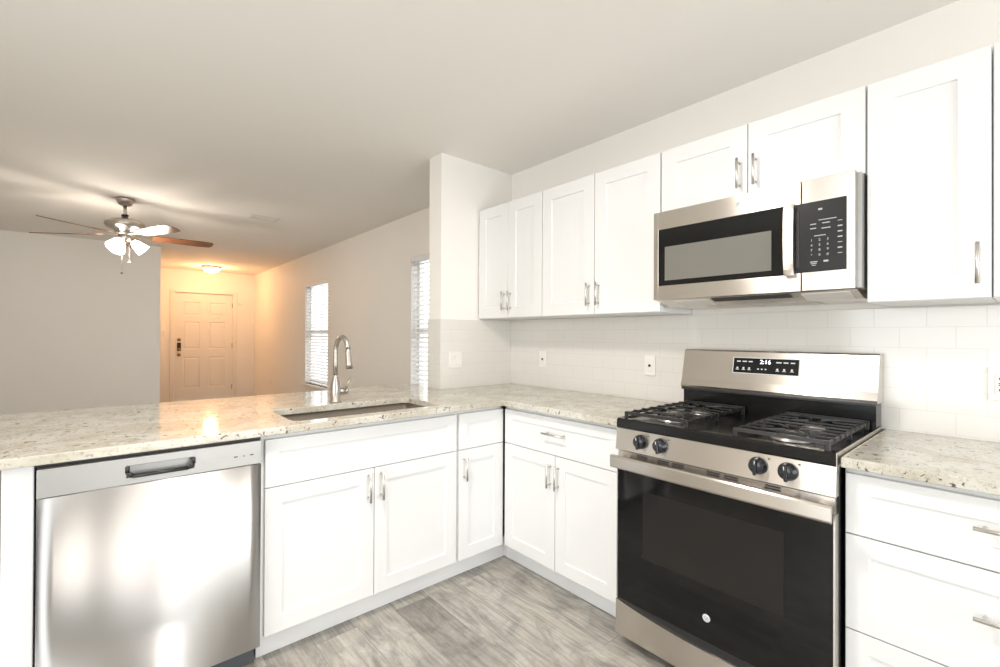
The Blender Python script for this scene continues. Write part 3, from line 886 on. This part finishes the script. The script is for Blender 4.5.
# backguard
bm = new(); prism(bm, [(.556, .918), (.556, 1.02), (.645, 1.02), (.645, .918)], .006, RW - .006, 'X'); bg_ = obj('back_riser', bm, M_blackenamel, r)
bm = new(); prism(bm, [(.540, 1.018), (.535, 1.030), (.548, 1.062), (.578, 1.196), (.586, 1.203), (.648, 1.203), (.648, 1.018)], .0, RW, 'X'); bp_ = obj('backguard_panel', bm, M_steel, r)
bm = new(); bx(bm, .004, RW - .004, .534, .60, 1.008, 1.019, .002); obj('panel_lip', bm, M_blackplastic, bp_)
# display on the leaning face
sl = Vector((0, .03, .134)).normalized(); nrm = Vector((0, -sl.z, sl.y))
def face_pt(x, s, off): return Vector((x, .548, 1.062)) + sl * s + nrm * off
def slab_on_face(bm, x0, x1, s0, s1, o0, o1):
    vs = [bm.verts.new(face_pt(x, s, o)) for o in (o0, o1) for x, s in ((x0, s0), (x1, s0), (x1, s1), (x0, s1))]
    for f in ((0, 3, 2, 1), (4, 5, 6, 7), (0, 1, 5, 4), (1, 2, 6, 5), (2, 3, 7, 6), (3, 0, 4, 7)): bm.faces.new([vs[i] for i in f])
bm = new(); slab_on_face(bm, .236, .504, .040, .113, -.001, .0012); obj('display_bezel', bm, M_print, bp_)
bm = new(); slab_on_face(bm, .240, .500, .043, .110, -.001, .0024); dp = obj('display', bm, M_blackglass, bp_)
def face_M(x, s, o):
    M = Matrix(((1, 0, 0), (0, 0, 0), (0, 0, 0))).to_4x4()
    X = Vector((1, 0, 0)); Y = sl; Z = nrm
    M = Matrix((X, Y, Z)).transposed().to_4x4(); M.translation = face_pt(x, s, o); return M
bm = new(); text_mesh('2:16', .026, face_M(.372, .094, .0028), bm); obj('clock_digits', bm, M_digit, dp)
bm = new()
for x, wd in ((.262, .016), (.287, .018), (.312, .016), (.425, .020), (.452, .018), (.478, .016)): slab_on_face(bm, x - wd / 2, x + wd / 2, .092, .097, .0024, .003)
for x in (.258, .284, .308, .421, .447, .476):
    slab_on_face(bm, x - .007, x + .007, .056, .0585, .0024, .003); slab_on_face(bm, x - .0035, x + .0035, .060, .068, .0024, .003)
for x in (.345, .360, .375): slab_on_face(bm, x - .0035, x + .0035, .060, .065, .0024, .003)
obj('display_legends', bm, M_print, dp)

# ------------------------------------------------------------------ ceiling fan
r = thing('ceiling_fan', 'brushed nickel ceiling fan with five wood blades and lit glass shades', 'ceiling fan', (-2.15, 3.32, CH), 0)
bm = new(); lathe(bm, [(.068, -.0005), (.068, -.012), (.050, -.050), (.030, -.062), (.001, -.062)]); obj('canopy', bm, M_nickel, r)
bm = new(); tube(bm, [(0, 0, -.055), (0, 0, -.175)], .013, 16); obj('downrod', bm, M_nickel, r)
bm = new(); lathe(bm, [(.022, -.145), (.024, -.170), (.055, -.178), (.125, -.195), (.142, -.215), (.142, -.240), (.125, -.262), (.085, -.278), (.070, -.300), (.070, -.318), (.001, -.320)]); obj('motor_housing', bm, M_nickel, r)
bm = new(); lathe(bm, [(.018, -.138), (.026, -.142), (.026, -.156), (.018, -.160)]); obj('collar', bm, M_blackplastic, r)
for k in range(5):
    a = math.radians(8 + 72 * k)
    bm = new(); th = .006
    L0, L1 = .20, .685
    prof = [(L0, -.052), (L0 + .03, -.060), (L1 - .10, -.070), (L1 - .02, -.062), (L1, -.035), (L1, .035), (L1 - .02, .062), (L1 - .10, .070), (L0 + .03, .060), (L0, .052)]
    prism(bm, prof, -th / 2, th / 2, 'Z')
    bl = obj('blade', bm, M_blade, r)
    tilt = math.radians(1.2) * math.cos(a)
    bl.location = (0, 0, -.322 + .0)
    bl.rotation_euler = (Matrix.Rotation(a, 4, 'Z') @ Matrix.Rotation(-tilt, 4, 'Y') @ Matrix.Rotation(math.radians(-12), 4, 'X')).to_euler()
    bm = new(); prism(bm, [(.075, -.014), (.15, -.012), (.20, -.035), (.27, -.030), (.285, 0), (.27, .030), (.20, .035), (.15, .012), (.075, .014)], .0032, .0075, 'Z')
    obj('blade_bracket', bm, M_nickel, bl)
bm = new(); lathe(bm, [(.045, -.318), (.050, -.330), (.042, -.372), (.020, -.385), (.001, -.386)]); lk = obj('light_kit', bm, M_nickel, r)
for q, ang in enumerate((-128, -8, 112)):
    a = math.radians(ang); d = Vector((math.cos(a) * .72, math.sin(a) * .72, -.69)).normalized()
    p0 = Vector((math.cos(a) * .035, math.sin(a) * .035, -.352))
    bm = new(); tube(bm, [p0, p0 + d * .04], [.012, .022], 14); obj('lamp_arm', bm, M_nickel, lk)
    x, y = frame_of(d); MM = Matrix((x, y, d)).transposed().to_4x4(); MM.translation = p0 + d * .03
    bm = new(); lathe(bm, [(.001, .0), (.024, .0), (.036, .022), (.044, .055), (.056, .105), (.052, .105), (.001, .085)], seg=24, M=MM); sh = obj('glass_shade', bm, M_shade, lk)
for (x, y, z1) in ((-.02, -.05, -.66), (.03, -.045, -.56)):
    bm = new(); tube(bm, [(x, y, -.38), (x, y, z1)], .0014, 6); ch = obj('pull_chain', bm, M_nickel, r)
    bm = new(); lathe(bm, [(.001, .008), (.009, .004), (.009, -.006), (.001, -.012)], (x, y, z1), seg=14); obj('chain_bob', bm, M_dark if z1 < -.6 else M_nickel, ch)
for q, ang in enumerate((-128, -8, 112)):
    a = math.radians(ang)
    point('fan_bulb', (-2.15 + math.cos(a) * .175, 3.32 + math.sin(a) * .175, CH - .50), 8, (1.0, 0.90, 0.78), .075)

# entry flush light
r = thing('ceiling_light', 'small glowing dome ceiling light near the front door', 'ceiling light', (-.865, 7.5, CH))
bm = new(); lathe(bm, [(.150, -.0005), (.150, -.022), (.138, -.030), (.001, -.030)]); obj('rim', bm, M_nickel, r)
bm = new(); lathe(bm, [(.136, -.0305), (.128, -.060), (.095, -.092), (.05, -.108), (.001, -.112)]); obj('glass_dome', bm, M_dome, r)
point('entry_bulb', (-.865, 7.5, CH - .22), 21, (1.0, 0.53, 0.24), .10)

# ceiling register
r = thing('ceiling_vent', 'small pale air vent set in the ceiling between the fan and the window wall', 'vent', (-1.05, 3.21, CH))
bm = new(); bx(bm, -.13, .13, -.09, .09, -.006, -.0005, .002); obj('vent_frame', bm, M_vent, r)
bm = new()
for k in range(7): bx(bm, -.105, .105, -.066 + k * .022 - .005, -.066 + k * .022 + .005, -.011, -.006)
obj('louvres', bm, M_vent, r)
